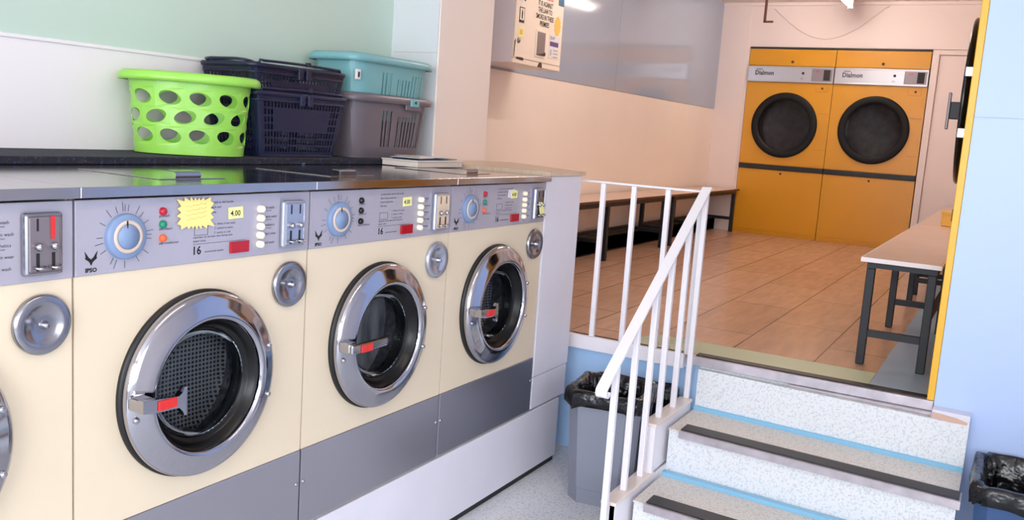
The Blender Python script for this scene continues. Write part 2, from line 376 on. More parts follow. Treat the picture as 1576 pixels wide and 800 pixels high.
wn = struct('window_2', b, 'white_paint', 'added side window frame out of view'); MB().box(-2.75, -.45, -3.548, -3.542, .5, 2.45).build('pane', 'glass', wn)  # unseen window, added to let light onto the washer fronts
# plinth under the machines
b = MB(); b.box(-1.4, 2.355, 0.0, 0.03, 0.0, 0.2655, 0, .003); b.box(2.325, 2.355, 0.03, 0.60, 0.0, 0.2655, 0, .003); b.box(-1.4, 2.32, 0.03, .60, .20, .26, 0)
b.box(-1.4, 2.350, 0.008, 0.03, FZ, 0.0, 1)
struct('trim_3', b, ['white_paint', 'black'], 'white painted plinth under the washing machines with black foot')
# strips in the upper floor
struct('trim_4', MB().prism([(2.56, -.20), (2.79, -.275), (2.79, -1.235), (2.56, -1.235)], ZF, ZF + .002, 'z'), 'mint_strip', 'mint green strip across the top of the stairs')
struct('trim_5', MB().box(2.56, 8.2, -1.475, -1.237, ZF, ZF + .002), 'slate_strip', 'slate blue strip along the right side of the tiles')
b = MB(); b.box(2.66, 8.24, 1.10, YL, ZF, .655, 0, .01); b.box(2.66, 8.24, 1.10, 1.13, ZF, .66)
struct('trim_6', b, 'black', 'black boxed pipe along the foot of the left wall')
# landing edge board
struct('trim_7', MB().box(2.503, 2.552, -0.50, 0.052, 0.462, ZF, 0, .003), 'white_rail', 'white edge board of the landing')

# ------------------------------------------------------------------ washing machines
WW = 0.69
DC = (0.325, 0.0, 0.777)
def dome(n=9, r=0.128, y0=-.005, d=0.075):
    return [(r * math.cos(PI / 2 * i / n) + 0.0001, y0 + d * math.sin(PI / 2 * i / n)) for i in range(n + 1)]
WORDS = [('hot wash', 1.184), ('warm wash', 1.161), ("synthetics", 1.140), ("drip'n wear", 1.118), ('cold wash', 1.095)]
def washer(i, label, lamps, price, star, handle, lid, coinm):
    x0 = i * WW
    t = thing('washing_machine', label, 'washing machine', (x0, 0, 0.2655), 'cream washing machines in a row')
    B = lambda mb, n, mt, p=None: move(mb, n, mt, p or t, x0)
    a, c = 0.0025, WW - 0.0025
    mb = MB(); mb.plate_hole(a, c, 0.5025, 1.0653, DC[0], DC[2], 0.205, 0.0, 0.012)
    mb.box(a, a + .008, 0.012, .60, .2655, 1.226); mb.box(c - .008, c, 0.012, .60, .2655, 1.226); mb.box(a, c, .59, .60, .2655, 1.226); mb.box(a, c, .012, .6, .2655, .275)
    B(mb, 'body', 'cream_enamel')
    mb = MB(); mb.box(a, c, -0.003, 0.012, 0.276, 0.5015, 0, .002); k = B(mb, 'kick_plate', 'steel_kick')
    for sx in (0.014, WW - 0.014):
        mb = MB(); mb.lathe([(.0001, -.003), (.003, -.0028), (.006, -.001), (.006, 0)], (sx, -.003, .405), 'y', 16); B(mb, 'screw', 'chrome', k)
    # control panel
    mb = MB(); mb.box(a, c, -0.004, 0.012, 1.066, 1.2225, 0, .0015); cp = B(mb, 'control_panel', 'panel_grey')
    mb = MB(); z0 = 1.142; cx = .118
    mb.lathe([(.0001, -.016), (.0255, -.016), (.0262, -.012), (.027, -.012)], (cx, -.004, z0), 'y', 48, 0)
    mb.lathe([(.035, -.012), (.0465, -.0115), (.0485, -.009), (.0495, 0)], (cx, -.004, z0), 'y', 48, 0)
    mb.lathe([(.0265, -.012), (.0272, -.0145), (.0348, -.0145), (.0355, -.012)], (cx, -.004, z0), 'y', 48, 1)
    mb.box(cx - .006, cx - .0035, -.020, -.0184, z0 + .019, z0 + .035, 2)
    B(mb, 'dial', ['dial', 'dial_tan', 'ink_black'], cp)
    mb = MB()
    for k2, deg in enumerate((95, 90, 82, 60, 47, 28, 8, 0, -8, -35, -58, -90, -112, -122, -150, -168, 180, 152, 128, 110)):
        r0, r1 = .053, .068 if k2 % 3 else .073
        an = math.radians(deg); ux, uz = math.cos(an), math.sin(an); px, pz = -uz * .0006, ux * .0006
        mb.add([(cx + ux * r0 + px, -.0046, z0 + uz * r0 + pz), (cx + ux * r1 + px, -.0046, z0 + uz * r1 + pz), (cx + ux * r1 - px, -.0046, z0 + uz * r1 - pz), (cx + ux * r0 - px, -.0046, z0 + uz * r0 - pz)], [(0, 1, 2, 3)])
    Y = -.0046
    for s_, z in (('prewash', 1.178), ('add bleach', 1.149), ('add conditioner', 1.117)): mb.text(s_, .0085, T_front(.205, Y, z), align='LEFT')
    for j, s_ in enumerate(("to start select wash at dial handle", "then choose wash and", "insert programme", "add soap")): mb.text(s_, .0085, T_front(.305, Y, 1.203 - j * .0115))
    for j, s_ in enumerate(("1  whites in hot wash", "2  colours in warm", "3  wools or cold")): mb.text(s_, .0075, T_front(.362, Y, 1.152 - j * .0105))
    mb.text("important: do not open door during wash", .007, T_front(.30, Y, 1.1235)); mb.text("insert coins", .008, T_front(.30, Y, 1.1145))
    mb.box(.30, .46, Y, Y + .0003, 1.1095, 1.1102)
    for q in ((.303, .343, 1.130, 1.1308), (.303, .343, 1.150, 1.1508), (.303, .3038, 1.130, 1.1508), (.3422, .343, 1.130, 1.1508)): mb.box(q[0], q[1], Y, Y + .0003, q[2], q[3])
    mb.text("commercial washer", .0075, T_front(.334, Y, 1.088))
    for s_, z in WORDS: mb.text(s_, .0095, T_front(.522, Y, z - .001)); mb.text('normal wash' if z > 1.12 else '', .0045, T_front(.525, Y, z - .007))
    B(mb, 'printed_text', 'ink', cp)
    mb = MB(); mb.text('16', .027, T_front(.297, Y, 1.086), bold=.0006)
    B(mb, 'capacity_number', 'ink_black', cp)
    mb = MB(); lx, lz = .038, 1.100     # owl-like horned emblem above its lettering
    for s2 in (-1, 1):
        P = [(0, -.014), (.004, -.006), (.0135, .001), (.0125, .006), (.015, .017), (.009, .009), (.005, .003), (.0015, .001), (0, -.002)]
        mb.prism([(lx + s2 * u, lz + v) for u, v in P], Y - .0002, Y, 'y')
    mb.text('IPSO', .012, T_front(lx, Y, lz - .027), align='CENTER', sx=1.1, bold=.0005)
    B(mb, 'maker_emblem', 'ink_black', cp)
    for (m_, z) in zip(lamps, (1.191, 1.162, 1.131)):
        mb = MB(); mb.lathe([(.0001, -.010), (.005, -.0095), (.0085, -.006), (.009, 0)], (.214, -.004, z), 'y', 20); lab(B(mb, 'indicator_light', m_, cp), {'black_gloss': 'black unlit indicator'}.get(m_, m_.replace('_', ' ') + ' indicator').replace('green p', 'green').replace('red lamp', 'red').replace('orange indicator', 'orange indicator'))
    mb = MB(); mb.box(.410, .470, -.010, -.004, 1.080, 1.108, 0, .001); lab(B(mb, 'display_window', 'dark_red', cp), 'dark red display window')
    for s_, z in WORDS:
        mb = MB(); mb.lathe([(.0001, -.016), (.0045, -.016), (.007, -.014), (.0088, -.012), (.0092, 0)], (.507, -.004, z), 'y', 24); B(mb, 'button', 'button', cp)
    # taped price
    if price:
        mb = MB(); px, pz = price
        mb.prism([(px, pz), (px + .047, pz + .002), (px + .045, pz + .03), (px - .001, pz + .028)], -.0062, -.0054, 'y', 0)
        if i > 1: mb.prism([(px - .025, pz + .004), (px + .02, pz + .001), (px + .03, pz + .034), (px - .022, pz + .032)], -.0053, -.0047, 'y', 2)
        mb.text('4.00', .0185, T_front(px + .006, -.0065, pz + .008), 1, bold=.0003)
        lab(B(mb, 'price_label', ['paper_y', 'ink_black', 'paper'], cp), 'yellow price label reading 4.00')
    if star:
        mb = MB(); pts = []; n = 20; rnd = random.Random(4)
        for k2 in range(2 * n):
            an = 2 * PI * k2 / (2 * n) + .08; q = 1 / max(abs(math.cos(an)) / .047, abs(math.sin(an)) / .032)
            q = min(q, .056); rr = q * ((1.10 + .1 * rnd.random()) if k2 % 2 == 0 else .90); pts.append((.304 + rr * math.cos(an), 1.183 + rr * math.sin(an)))
        mb.prism(pts, -.0085, -.0078, 'y', 0)
        for j in range(4):
            pp = [(.304 - .030 + .0075 * q2, 1.198 - j * .010 + .0016 * math.sin(q2 * 2.3 + j) + q2 * .0009) for q2 in range(9)]
            mb.tube([(u, -.0086, v) for u, v in pp], .0004, 4, 1)
        lab(B(mb, 'notice_card', ['star', 'pencil'], cp), 'yellow starburst notice card with faint handwriting')
    # coin slide
    mb = MB(); fx0, fx1, fz0, fz1 = .577, .657, 1.080, 1.203
    fm = 'chrome_blue' if i >= 0 else 'chrome_dull'
    mb.box(fx0, fx1, -.020, -.004, fz0, fz1, 0, .006); mb.box(fx0 + .007, fx1 - .007, -.0215, -.019, fz0 + .007, fz1 - .007, 1, .003)
    for sx in (.602, .634):
        mb.box(sx - .0018, sx + .0018, -.0225, -.021, 1.168, 1.192, 2); mb.box(sx - .0035, sx + .0035, -.0225, -.021, 1.090, 1.125, 2, .001)
        mb.lathe([(.0001, -.034), (.005, -.033), (.008, -.028), (.0075, -.022)], (sx, 0, 1.138), 'y', 20, 3)
        mb.tube([(sx - .010, -.023, 1.098), (sx - .004, -.034, 1.0965), (sx + .008, -.034, 1.0965), (sx + .014, -.024, 1.098)], .0028, 8, 3)
    if i == -1: mb.box(.628, .637, -.0232, -.0226, 1.152, 1.196, 4)
    B(mb, 'coin_slide', [fm, coinm, 'ink_black', 'chrome', 'red'], cp)
    if i == 3: pass
    # soap inlet flap
    mb = MB(); mb.lathe([(.060, 0), (.061, -.008), (.056, -.014), (.046, -.011), (.041, -.012), (.0385, -.007), (.012, -.009), (.0001, -.009)], (.620, 0, .980), 'y', 48)
    sf = B(mb, 'soap_flap', 'chrome_blue' if i == 1 else 'chrome_dull')
    mb = MB(); mb.lathe([(.009, -.008), (.009, -.013), (.0055, -.016), (.005, -.022), (.0001, -.023)], (.620, 0, .980), 'y', 20); B(mb, 'knob', 'chrome', sf)
    # steel top with dispenser lid
    mb = MB(); mb.box(.0003, WW - .0003, -.026, .60, 1.2285, 1.2505, 0, .0007, seg=1); tp = B(mb, 'steel_top', 'steel_top')
    mb = MB(); mb.box(lid - .10, lid + .10, .10, .40, 1.2505, 1.2525, 0, .0008); dl = B(mb, 'dispenser_lid', 'steel_top', tp)
    mb = MB(); yy = .12; mb.sweep([(0, yy, 1.2526), (0, yy - .003, 1.2575), (0, yy - .002, 1.2635), (0, yy + .004, 1.2668), (0, yy + .030, 1.268)], (1, 0, 0), .075, .0022)
    mb.v = [(v[0] + lid, v[1], v[2]) for v in mb.v]
    B(mb, 'lid_handle', 'chrome_dull', tp)
    # door
    C0 = DC
    mb = MB(); mb.lathe([(.200, .002), (.2245, .002), (.2255, -.007), (.222, -.012), (.200, -.012)], C0, 'y', 96, close=True); B(mb, 'door_seal', 'black')
    mb = MB(); mb.lathe([(.217, -.010), (.221, -.019), (.220, -.029), (.214, -.035), (.204, -.039), (.186, -.0455), (.172, -.0515), (.163, -.052), (.158, -.048), (.156, -.040), (.156, -.012)], C0, 'y', 96)
    dr = B(mb, 'door', 'chrome')
    mb = MB(); mb.lathe([(.157, -.040), (.150, -.034), (.145, -.020), (.139, -.012), (.133, -.010), (.130, -.004), (.130, .020), (.150, .030), (.203, .030)], C0, 'y', 72); B(mb, 'door_gasket', 'gasket', dr)
    mb = MB(); mb.lathe(dome(), C0, 'y', 64); mb.lathe([(.128, -.005), (.131, -.011), (.122, -.012), (.118, -.004), (.110, .012)], C0, 'y', 64)
    B(mb, 'glass', 'glass', dr)
    for (bx, bz) in ((.516, .839), (.517, .711), (.122, .741)):
        mb = MB(); mb.lathe([(.0001, -.0045), (.004, -.004), (.0065, -.002), (.0075, .0005), (.0075, .006)], (bx, -.0425, bz), 'y', 20); B(mb, 'bolt', 'chrome', dr)
    mb = MB(); mb.box(.100, .140, -.080, -.038, .768, .798, 0, .006)
    if handle == 'T':
        mb.prism([(.100, .771), (.132, .766), (.195, .763), (.205, .752), (.209, .742), (.216, .742), (.216, .808), (.209, .808), (.204, .797), (.194, .790), (.132, .796), (.100, .799)], -.090, -.074, 'y', 0)
    else:
        mb.box(.100, .262, -.090, -.076, .768, .796, 0, .005)
        for zz in (.7765, .782, .7875): mb.box(.182, .262, -.0915, -.089, zz - .0012, zz + .0012, 1)
    B(mb, 'door_handle', ['chrome', 'ink'], dr)
    mb = MB(); mb.box(.138, .187, -.0945, -.088, .769, .791, 0, .002); mb.box(.1605, .1625, -.0955, -.094, .769, .791, 0); lab(B(mb, 'handle_grip', 'red', dr), 'red grip on the chrome handle')
    # drum
    mb = MB(); mb.lathe([(.150, .045), (.200, .045), (.205, .055), (.205, .125)], (C0[0], 0, C0[2]), 'y', 72, 1)
    mb.lathe([(.205, .125), (.19, .135), (.06, .143), (.0001, .139)], (C0[0], 0, C0[2]), 'y', 72, 0)
    for k2 in range(3):
        an = k2 * 2 * PI / 3 + .9; cx2, cz2 = C0[0] + .198 * math.cos(an), C0[2] + .198 * math.sin(an)
        mb.tube([(cx2, .06, cz2), (cx2, .125, cz2)], .022, 10, 1)
    B(mb, 'drum', ['drum_scratched' if i == 1 else 'drum', 'drum_side'])
    return t
def move(mb, n, mt, p, x0):
    # parts are modelled at machine-local x with world z; the thing's origin is on the plinth
    mb.v = [(v[0], v[1], v[2] - 0.2655) for v in mb.v]
    return mb.build(n, mt, p)
washer(-1, 'cream washing machine at the left edge, cut off by the picture frame', ['red_lamp', 'green_p', 'orange'], None, False, 'T', .33, 'silver_grey')
washer(0, 'cream washing machine with yellow starburst card on its control panel', ['red_lamp', 'green_p', 'orange'], (.404, 1.163), True, 'T', .39, 'chrome_blue')
washer(1, 'cream washing machine with straight door handle and three black indicators', ['black_gloss'] * 3, (.415, 1.165), False, 'I', .30, 'wood_top')
washer(2, 'cream washing machine beside the white end panel, note over its coin slide', ['red_lamp', 'green_p', 'orange'], (.405, 1.168), False, 'T', .32, 'chrome_dull')
nt = MB().prism([(1.972, 1.150), (2.012, 1.146), (2.030, 1.103), (1.990, 1.100)], -.0262, -.0250, 'y').build('sticky_note', 'paper_y')
tag(nt, 'small yellow note stuck over the coin slide of the last washing machine', 'note')

# end panel, worktop, ledge
t = thing('end_panel', 'white painted end panel to the right of the last washing machine', 'panel', (2.24, 0, .2655))
b = MB(); b.box(-.163, .162, -.004, .03, .149, .981, 0, .003); b.box(.135, .162, .03, .58, .149, .981); b.build('upper_board', 'white_paint', t)
b = MB(); b.box(-.161, .158, -.002, .03, .0095, .1465, 0, .003); b.box(.13, .158, .03, .58, .0, .1465); b.build('lower_board', 'white_paint', t)
b = MB().prism([(2.078, -.012), (2.425, -.012), (2.80, .58), (2.635, .625), (2.18, .625), (2.078, .60)], 1.2475, 1.2625, 'z')
tag(b.build('worktop', 'wood_top'), 'pale worn wooden worktop above the white end panel', 'worktop')
b = MB().box(-1.5, 2.072, .55, YB, 1.2515, 1.2725, 0, .003)
tag(b.build('carpeted_ledge', 'carpet'), 'dark carpeted ledge behind the washing machines carrying the baskets', 'ledge')
t = thing('low_box', 'low pale box at the end of the steel tops, leaflets on it', 'box', (1.875, .46, 1.2528))
b = MB(); b.box(-.165, .155, -.085, .085, .0, .0205, 0, .002); b.build('box_base', 'cream_wall', t)
b = MB(); b.box(-.168, .158, -.088, .088, .0208, .0262, 0, .0015); b.build('box_lid', 'cream_wall', t)
for k, (x, y, a, mt, l) in enumerate(((1.83, .455, 4, 'navy_print', 'navy printed leaflet lowest in the pile on the low pale box'), (1.93, .47, -9, 'blue_sign', 'blue leaflet lying right of the others on the low pale box'), (1.80, .46, 12, 'paper', 'pale leaflet on top of the navy one on the low pale box'), (1.87, .475, -4, 'peach_wall', 'peach coloured leaflet uppermost in the middle of the pile'))):
    b = MB(); b.box(-.10 if k < 2 else -.075, .10 if k < 2 else .075, -.06, .06, 0, .0022, 0); b.box(-.097, -.02, -.057, .057, .0022, .0030, 0)
    o = b.build('leaflet', mt); o.location = (x, y, 1.2792 + k * .0032); o.rotation_euler.z = math.radians(a); tag(o, l, 'leaflet', 'leaflets on the low pale box')

# ------------------------------------------------------------------ baskets
def sup(a, b_, n, u):
    c, s_ = math.cos(u), math.sin(u); return (a * math.copysign(abs(c) ** (2 / n), c), b_ * math.copysign(abs(s_) ** (2 / n), s_))
def hole_cell(mb, surf, u0, u1, v0, v1, hole, mi=0, seg=28):
    """a cell of a wall with an opening; hole(a) -> (du,dv) fractions -1..1"""
    uc, vc, hu, hv = (u0 + u1) / 2, (v0 + v1) / 2, (u1 - u0) / 2, (v1 - v0) / 2
    angs = sorted([2 * PI * i / seg for i in range(seg)] + [PI / 4, 3 * PI / 4, 5 * PI / 4, 7 * PI / 4]); angs = sorted(set(round(a, 5) for a in angs)); n = len(angs); vs = []
    for a in angs:
        c, q = math.cos(a), math.sin(a); k = 1 / max(abs(c), abs(q)); vs.append(surf(uc + hu * c * k, vc + hv * q * k))
    for a in angs: du, dv = hole(a); vs.append(surf(uc + hu * du, vc + hv * dv))
    mb.add(vs, [(i, (i + 1) % n, n + (i + 1) % n, n + i) for i in range(n)], mi, True)
def rect_hole(fx, fz):
    def h(a):
        c, q = math.cos(a), math.sin(a); k = 1 / max(abs(c), abs(q)); return fx * c * k, fz * q * k
    return h
def ell_hole(rx, rz, tilt, asp):
    def h(a):
        x, z = rx * math.cos(a), rz * math.sin(a); c, q = math.cos(tilt), math.sin(tilt)
        return (x * c - z * q * asp), (x * q / asp + z * c)
    return h
def solid(mb, surf, u0, u1, v0, v1, nu, nv, mi=0):
    vs = [surf(u0 + (u1 - u0) * i / nu, v0 + (v1 - v0) * j / nv) for j in range(nv + 1) for i in range(nu + 1)]
    mb.add(vs, [(j * (nu + 1) + i, j * (nu + 1) + i + 1, (j + 1) * (nu + 1) + i + 1, (j + 1) * (nu + 1) + i) for j in range(nv) for i in range(nu)], mi, True)
def loop_loft(mb, rings, mi=0, n=80, p=4, close=False, smooth=True):
    """rings [(a,b,z)] superellipse loops"""
    vs = []
    for a, b_, z in rings:
        for i in range(n): x, y = sup(a, b_, p, 2 * PI * i / n); vs.append((x, y, z))
    k = len(rings); fs = [(j * n + i, j * n + (i + 1) % n, ((j + 1) % k) * n + (i + 1) % n, ((j + 1) % k) * n + i) for j in range(k if close else k - 1) for i in range(n)]
    mb.add(vs, fs, mi, smooth)
def solidify(o, t):
    bm = bmesh.new(); bm.from_mesh(o.data); bmesh.ops.remove_doubles(bm, verts=bm.verts, dist=.0002); bmesh.ops.recalc_face_normals(bm, faces=bm.faces)
    for f in bm.faces: f.smooth = False
    bm.to_mesh(o.data); bm.free()
    md = o.modifiers.new('wall', 'SOLIDIFY'); md.thickness = t; md.offset = -1; md.use_even_offset = False

ZL = 1.2755
# lime basket
t = thing('laundry_basket', 'lime green laundry basket with oval holes, leftmost on the ledge', 'basket', (.892, .692, ZL))
H = .245; LC, LS = math.cos(math.radians(-38)), math.sin(math.radians(-38))
def surf_l(u, v):
    k = v / H; a = .166 + .020 * k; b_ = .118 + .012 * k; x, y = sup(a, b_, 2.15, u); return (x * LC - y * LS, x * LS + y * LC, v)
mb = MB(); nc = 11
solid(mb, surf_l, 0, 2 * PI, 0, .028, 88, 2); solid(mb, surf_l, 0, 2 * PI, .202, H, 88, 3)
# arc-length spaced columns
us = [2 * PI * i / 720 for i in range(721)]; L_ = [0]
for i in range(720): L_.append(L_[-1] + (Vector(surf_l(us[i + 1], .12)) - Vector(surf_l(us[i], .12))).length)
def u_at(fr):
    target = (fr % 1.0) * L_[-1]; import bisect; j = min(max(bisect.bisect(L_, target), 1), 720); w = (target - L_[j - 1]) / (L_[j] - L_[j - 1])
    return (us[j - 1] + (us[j] - us[j - 1]) * w) + 2 * PI * math.floor(fr)
surf_al = lambda u, v: surf_l(u_at(u), v)
for row in range(3):
    off = (.5 / nc) if row == 1 else 0
    for k in range(nc):
        hole_cell(mb, surf_al, k / nc + off, (k + 1) / nc + off, .028 + row * .058, .086 + row * .058, ell_hole(.68, .76, (-.45 if row == 1 else .40), 1.25), seg=32)
o = mb.build('basket_wall', 'lime', t); solidify(o, .0025)
mb = MB(); vs = [surf_l(2 * PI * i / 84, 0) for i in range(84)]; mb.add(vs, [tuple(range(84))]); mb.build('base', 'lime', t)
mb = MB(); loop_loft(mb, [(a_ - .060, b2 - .009, z2) for a_, b2, z2 in [(.244, .138, H - .004), (.250, .143, H + .004), (.262, .150, H + .006), (.272, .156, H - .001), (.276, .159, H - .012), (.275, .158, H - .024), (.271, .155, H - .024), (.268, .152, H - .006), (.258, .147, H - .001), (.246, .139, H - .010)]], p=2.15, close=True)
mb.v = [(x * LC - y * LS, x * LS + y * LC, z) for x, y, z in mb.v]
mb.build('rim', 'lime', t)

def shopping_basket(name, label, loc, H, mt, full, group):
    t = thing(name, label, 'basket', loc, group)
    a0, a1, b0, b1 = .192, .232, .106, .128; R = .028
    def side(face, u, v):   # u -1..1 across, v 0..H
        k = v / H; a = a0 + (a1 - a0) * k - .012; b_ = b0 + (b1 - b0) * k
        return {0: (u * a, -b_, v), 1: (-u * a, b_, v), 2: (b_ * 0 + a + .012, u * (b_ - .012), v), 3: (-a - .012, -u * (b_ - .012), v)}[face]
    mb = MB()
    for face, ncol in ((0, 26), (1, 26), (2, 14), (3, 14)):
        sf = lambda u, v, f=face: side(f, u, v)
        solid(mb, sf, -1, 1, 0, .012, 1, 1); solid(mb, sf, -1, 1, H * .86, H, 1, 1)
        rows = 7; z0, z1 = .012, H * .86
        for r in range(rows):
            for c in range(ncol):
                u0, u1 = -1 + 2 * c / ncol, -1 + 2 * (c + 1) / ncol; v0, v1 = z0 + (z1 - z0) * r / rows, z0 + (z1 - z0) * (r + 1) / rows
                if face == 0 and 3 <= r <= 5 and 4 <= c < 22: solid(mb, sf, u0, u1, v0, v1, 1, 1)
                elif (face > 1 and c in (0, ncol - 1)) or c == 0 or c == ncol - 1: solid(mb, sf, u0, u1, v0, v1, 1, 1)
                else: hole_cell(mb, sf, u0, u1, v0, v1, rect_hole(.62, .74), seg=4)
    for s1, s2 in ((1, 1), (1, -1), (-1, 1), (-1, -1)):     # corner posts
        vs = []
        for v in (0, H):
            k = v / H; a = a0 + (a1 - a0) * k; b_ = b0 + (b1 - b0) * k
            vs += [(s1 * (a - .012), s2 * b_, v), (s1 * (a - .003), s2 * (b_ - .003), v), (s1 * a, s2 * (b_ - .012), v)]
        mb.add(vs, [(0, 1, 4, 3), (1, 2, 5, 4)], 0, True)
    mb.add([(-a0, -b0, .001), (a0, -b0, .001), (a0, b0, .001), (-a0, b0, .001)], [(0, 1, 2, 3)])
    o = mb.build('basket_wall', mt, t); solidify(o, .002)
    mb = MB()
    loop_loft(mb, [(a1 - .002, b1 - .002, H - .016), (a1 + .012, b1 + .009, H - .016), (a1 + .014, b1 + .011, H - .004), (a1 + .010, b1 + .008, H), (a1 - .002, b1 - .002, H)], p=9, n=96, close=True)
    loop_loft(mb, [(a1 - .003, b1 - .003, H - .034), (a1 + .007, b1 + .005, H - .034), (a1 + .008, b1 + .006, H - .028), (a1 - .003, b1 - .003, H - .026)], p=9, n=96, close=True)
    for sx in (-.02, .02): mb.box(sx - .012, sx + .012, -b1 - .013, -b1 + .001, H - .044, H - .002, 0, .003)
    mb.build('rim', mt, t)
    for s2 in (-1, 1):      # handles folded down on the rim
        mb = MB(); y = s2 * (b1 - .006); pts = [(-.205, y, H - .002), (-.20, y, H + .010)] + [(-.19 + .38 * k / 12, y + s2 * .006, H + .008 + .003 * math.sin(PI * k / 12)) for k in range(13)] + [(.20, y, H + .010), (.205, y, H - .002)]
        mb.tube(pts, .0048, 8); mb.box(.018, .034, y - .007 + s2 * .006, y + .007 + s2 * .006, H + .006, H + .021, 0, .002); mb.build('handle', mt, t)
    for s1 in (-1, 1):
        mb = MB(); mb.tube([(s1 * .210, -.1, H + .002), (s1 * .240, -.09, H + .006), (s1 * .248, -.06, H + .008), (s1 * .248, .06, H + .008), (s1 * .240, .09, H + .006), (s1 * .210, .1, H + .002)], .005, 8)
        mb.build('end_grip', mt, t)
    return t
shopping_basket('shopping_basket', 'navy wire-pattern shopping basket, the lower of the nested pair on the ledge', (1.311, .722, ZL), .220, 'navy_plastic', True, 'navy baskets beside the lime green one')
shopping_basket('shopping_basket', 'darker navy shopping basket stacked inside the lower one, handles on top', (1.300, .724, ZL + .092), .218, 'navy_dark', False, 'navy baskets beside the lime green one')

def slot_basket(label, loc, mt, latch, clip):
    t = thing('slotted_basket', label, 'basket', loc, 'slotted baskets beside the pier'); H = .245
    a0, a1, b0, b1 = .218, .255, .098, .122; P = 5.5
    def sf0(u, v): k = (v / H) ** .8; a = a0 + (a1 - a0) * k; b_ = b0 + (b1 - b0) * k; x, y = sup(a, b_, P, u); return (x, y, v)
    us = [2 * PI * i / 900 for i in range(901)]; L2 = [0]
    for i in range(900): L2.append(L2[-1] + (Vector(sf0(us[i + 1], .12)) - Vector(sf0(us[i], .12))).length)
    import bisect
    def sf(fr, v):
        target = (fr % 1.0) * L2[-1]; j = min(max(bisect.bisect(L2, target), 1), 900); w = (target - L2[j - 1]) / (L2[j] - L2[j - 1])
        return sf0(us[j - 1] + (us[j] - us[j - 1]) * w, v)
    mb = MB(); n = 60
    solid(mb, sf, 0, 1, 0, .040, 120, 3); solid(mb, sf, 0, 1, .188, H, 120, 2)
    for k in range(n):
        u0, u1 = k / n, (k + 1) / n; x, y, z = sf((u0 + u1) / 2, .1)
        corner = (x < -.075 and y < 0) or (x > .2 and y < -.08) or (x < -.19 and y > .06) or (x > .2 and y > .07)
        if corner: solid(mb, sf, u0, u1, .040, .188, 4, 4)
        elif y < 0 and -.01 < x < .11: hole_cell(mb, sf, u0, u1, .040, .168, rect_hole(.50, .97), seg=8); solid(mb, sf, u0, u1, .168, .188, 4, 1)
        else: hole_cell(mb, sf, u0, u1, .040, .188, rect_hole(.50, .98), seg=8)
    mb.add([sf(i / 104, 0) for i in range(104)], [tuple(range(104))], 0)
    o = mb.build('basket_wall', mt, t); solidify(o, .0025)
    mb = MB(); loop_loft(mb, [(a1 - .003, b1 - .003, H - .002), (a1 + .008, b1 + .006, H + .004), (a1 + .018, b1 + .014, H - .002), (a1 + .022, b1 + .017, H - .014), (a1 + .022, b1 + .017, H - .028), (a1 + .017, b1 + .013, H - .028), (a1 + .010, b1 + .008, H - .010), (a1, b1, H - .012)], p=P, n=120, close=True)
    mb.build('rim', mt, t)
    if latch:
        mb = MB(); mb.box(.07, .125, -b1 - .024, -b1 - .012, H - .034, H - .002, 0, .003); mb.box(.045, .15, -b1 - .016, -b1 - .008, H - .05, H - .026, 1, .003); mb.box(.092, .102, -b1 - .026, -b1 - .022, H - .022, H - .012, 2)
        mb.build('latch', ['teal', mt, 'black'], t)
    if clip:
        mb = MB(); mb.box(-a1 + .005, -a1 + .03, -b1 + .0, -b1 + .012, H - .10, H - .06, 0, .003); mb.box(-a1 + .012, -a1 + .02, -b1 - .002, -b1 + .002, H - .09, H - .07, 1); mb.build('clip', ['paper', 'black'], t)
    return t
slot_basket('warm grey slotted basket under the teal one, beside the cream pier', (1.848, .712, ZL), 'grey_plastic', True, False)
slot_basket('teal slotted basket stacked in the grey one beside the cream pier', (1.840, .714, ZL + .150), 'teal', False, True)

# ------------------------------------------------------------------ wall dispenser
t = thing('wall_dispenser', 'cream vending box on the wall bearing a no smoking notice', 'vending box', (3.62, 1.22, 1.797))
dx0, dx1, dy0 = -.30, .285, -.32
b = MB(); b.box(dx0, dx1, dy0 + .012, .0, 0, .80, 0, .004); b.build('cabinet', 'box_side', t)
b = MB(); b.box(dx0 - .002, dx1 + .002, dy0, dy0 + .012, .03, .80, 0, .003); b.box(dx0 - .002, dx1 + .002, dy0, dy0 + .012, 0, .027, 0, .002)
fp = b.build('front_panel', 'box_face', t); yf = dy0 - .0012
b = MB(); b.box(-.055, .075, yf - .004, dy0 + .001, .055, .215, 0, .004); b.box(-.040, .060, yf - .0052, yf - .004, .068, .202, 1); b.prism([(-.040, .070), (.060, .070), (.060, .09), (.04, .082), (-.01, .073)], yf - .012, yf - .005, 'y', 2)
b.build('serving_recess', ['box_face', 'silver_grey', 'chip'], fp)
b = MB(); b.box(.115, .250, yf - .001, dy0 + .001, .065, .205, 0); b.box(.128, .240, yf - .0018, yf - .001, .138, .165, 1)
b.text('SOAP', .026, T_front(.125, yf - .002, .177), 1); b.text('5', .045, T_front(.135, yf - .002, .085), 2); b.box(.180, .235, yf - .0018, yf - .001, .075, .078, 2); b.box(.180, .235, yf - .0018, yf - .001, .095, .098, 2); b.box(.180, .235, yf - .0018, yf - .001, .115, .118, 2)
b.build('instruction_label', ['paper', 'violet', 'ink'], fp)
b = MB()
for s_, z in (('IT IS AGAINST', .352), ('THE LAW TO', .314), ('SMOKE IN THESE', .276), ('PREMISES', .238)): b.text(s_, .040, T_front(.045, yf, z), 0, 'CENTER', sx=.74, bold=.0006)
b.text('NO SMOKING', .046, T_front(.045, yf, .393), 1, 'CENTER', sx=.62, bold=.0012)
b.build('notice_lettering', ['ink_black', 'red'], fp)
b = MB(); pts = []
for k in range(24): rr = .052 if k % 2 == 0 else .042; pts.append((.215 + rr * .85 * math.cos(2 * PI * k / 24), .262 + rr * 1.15 * math.sin(2 * PI * k / 24)))
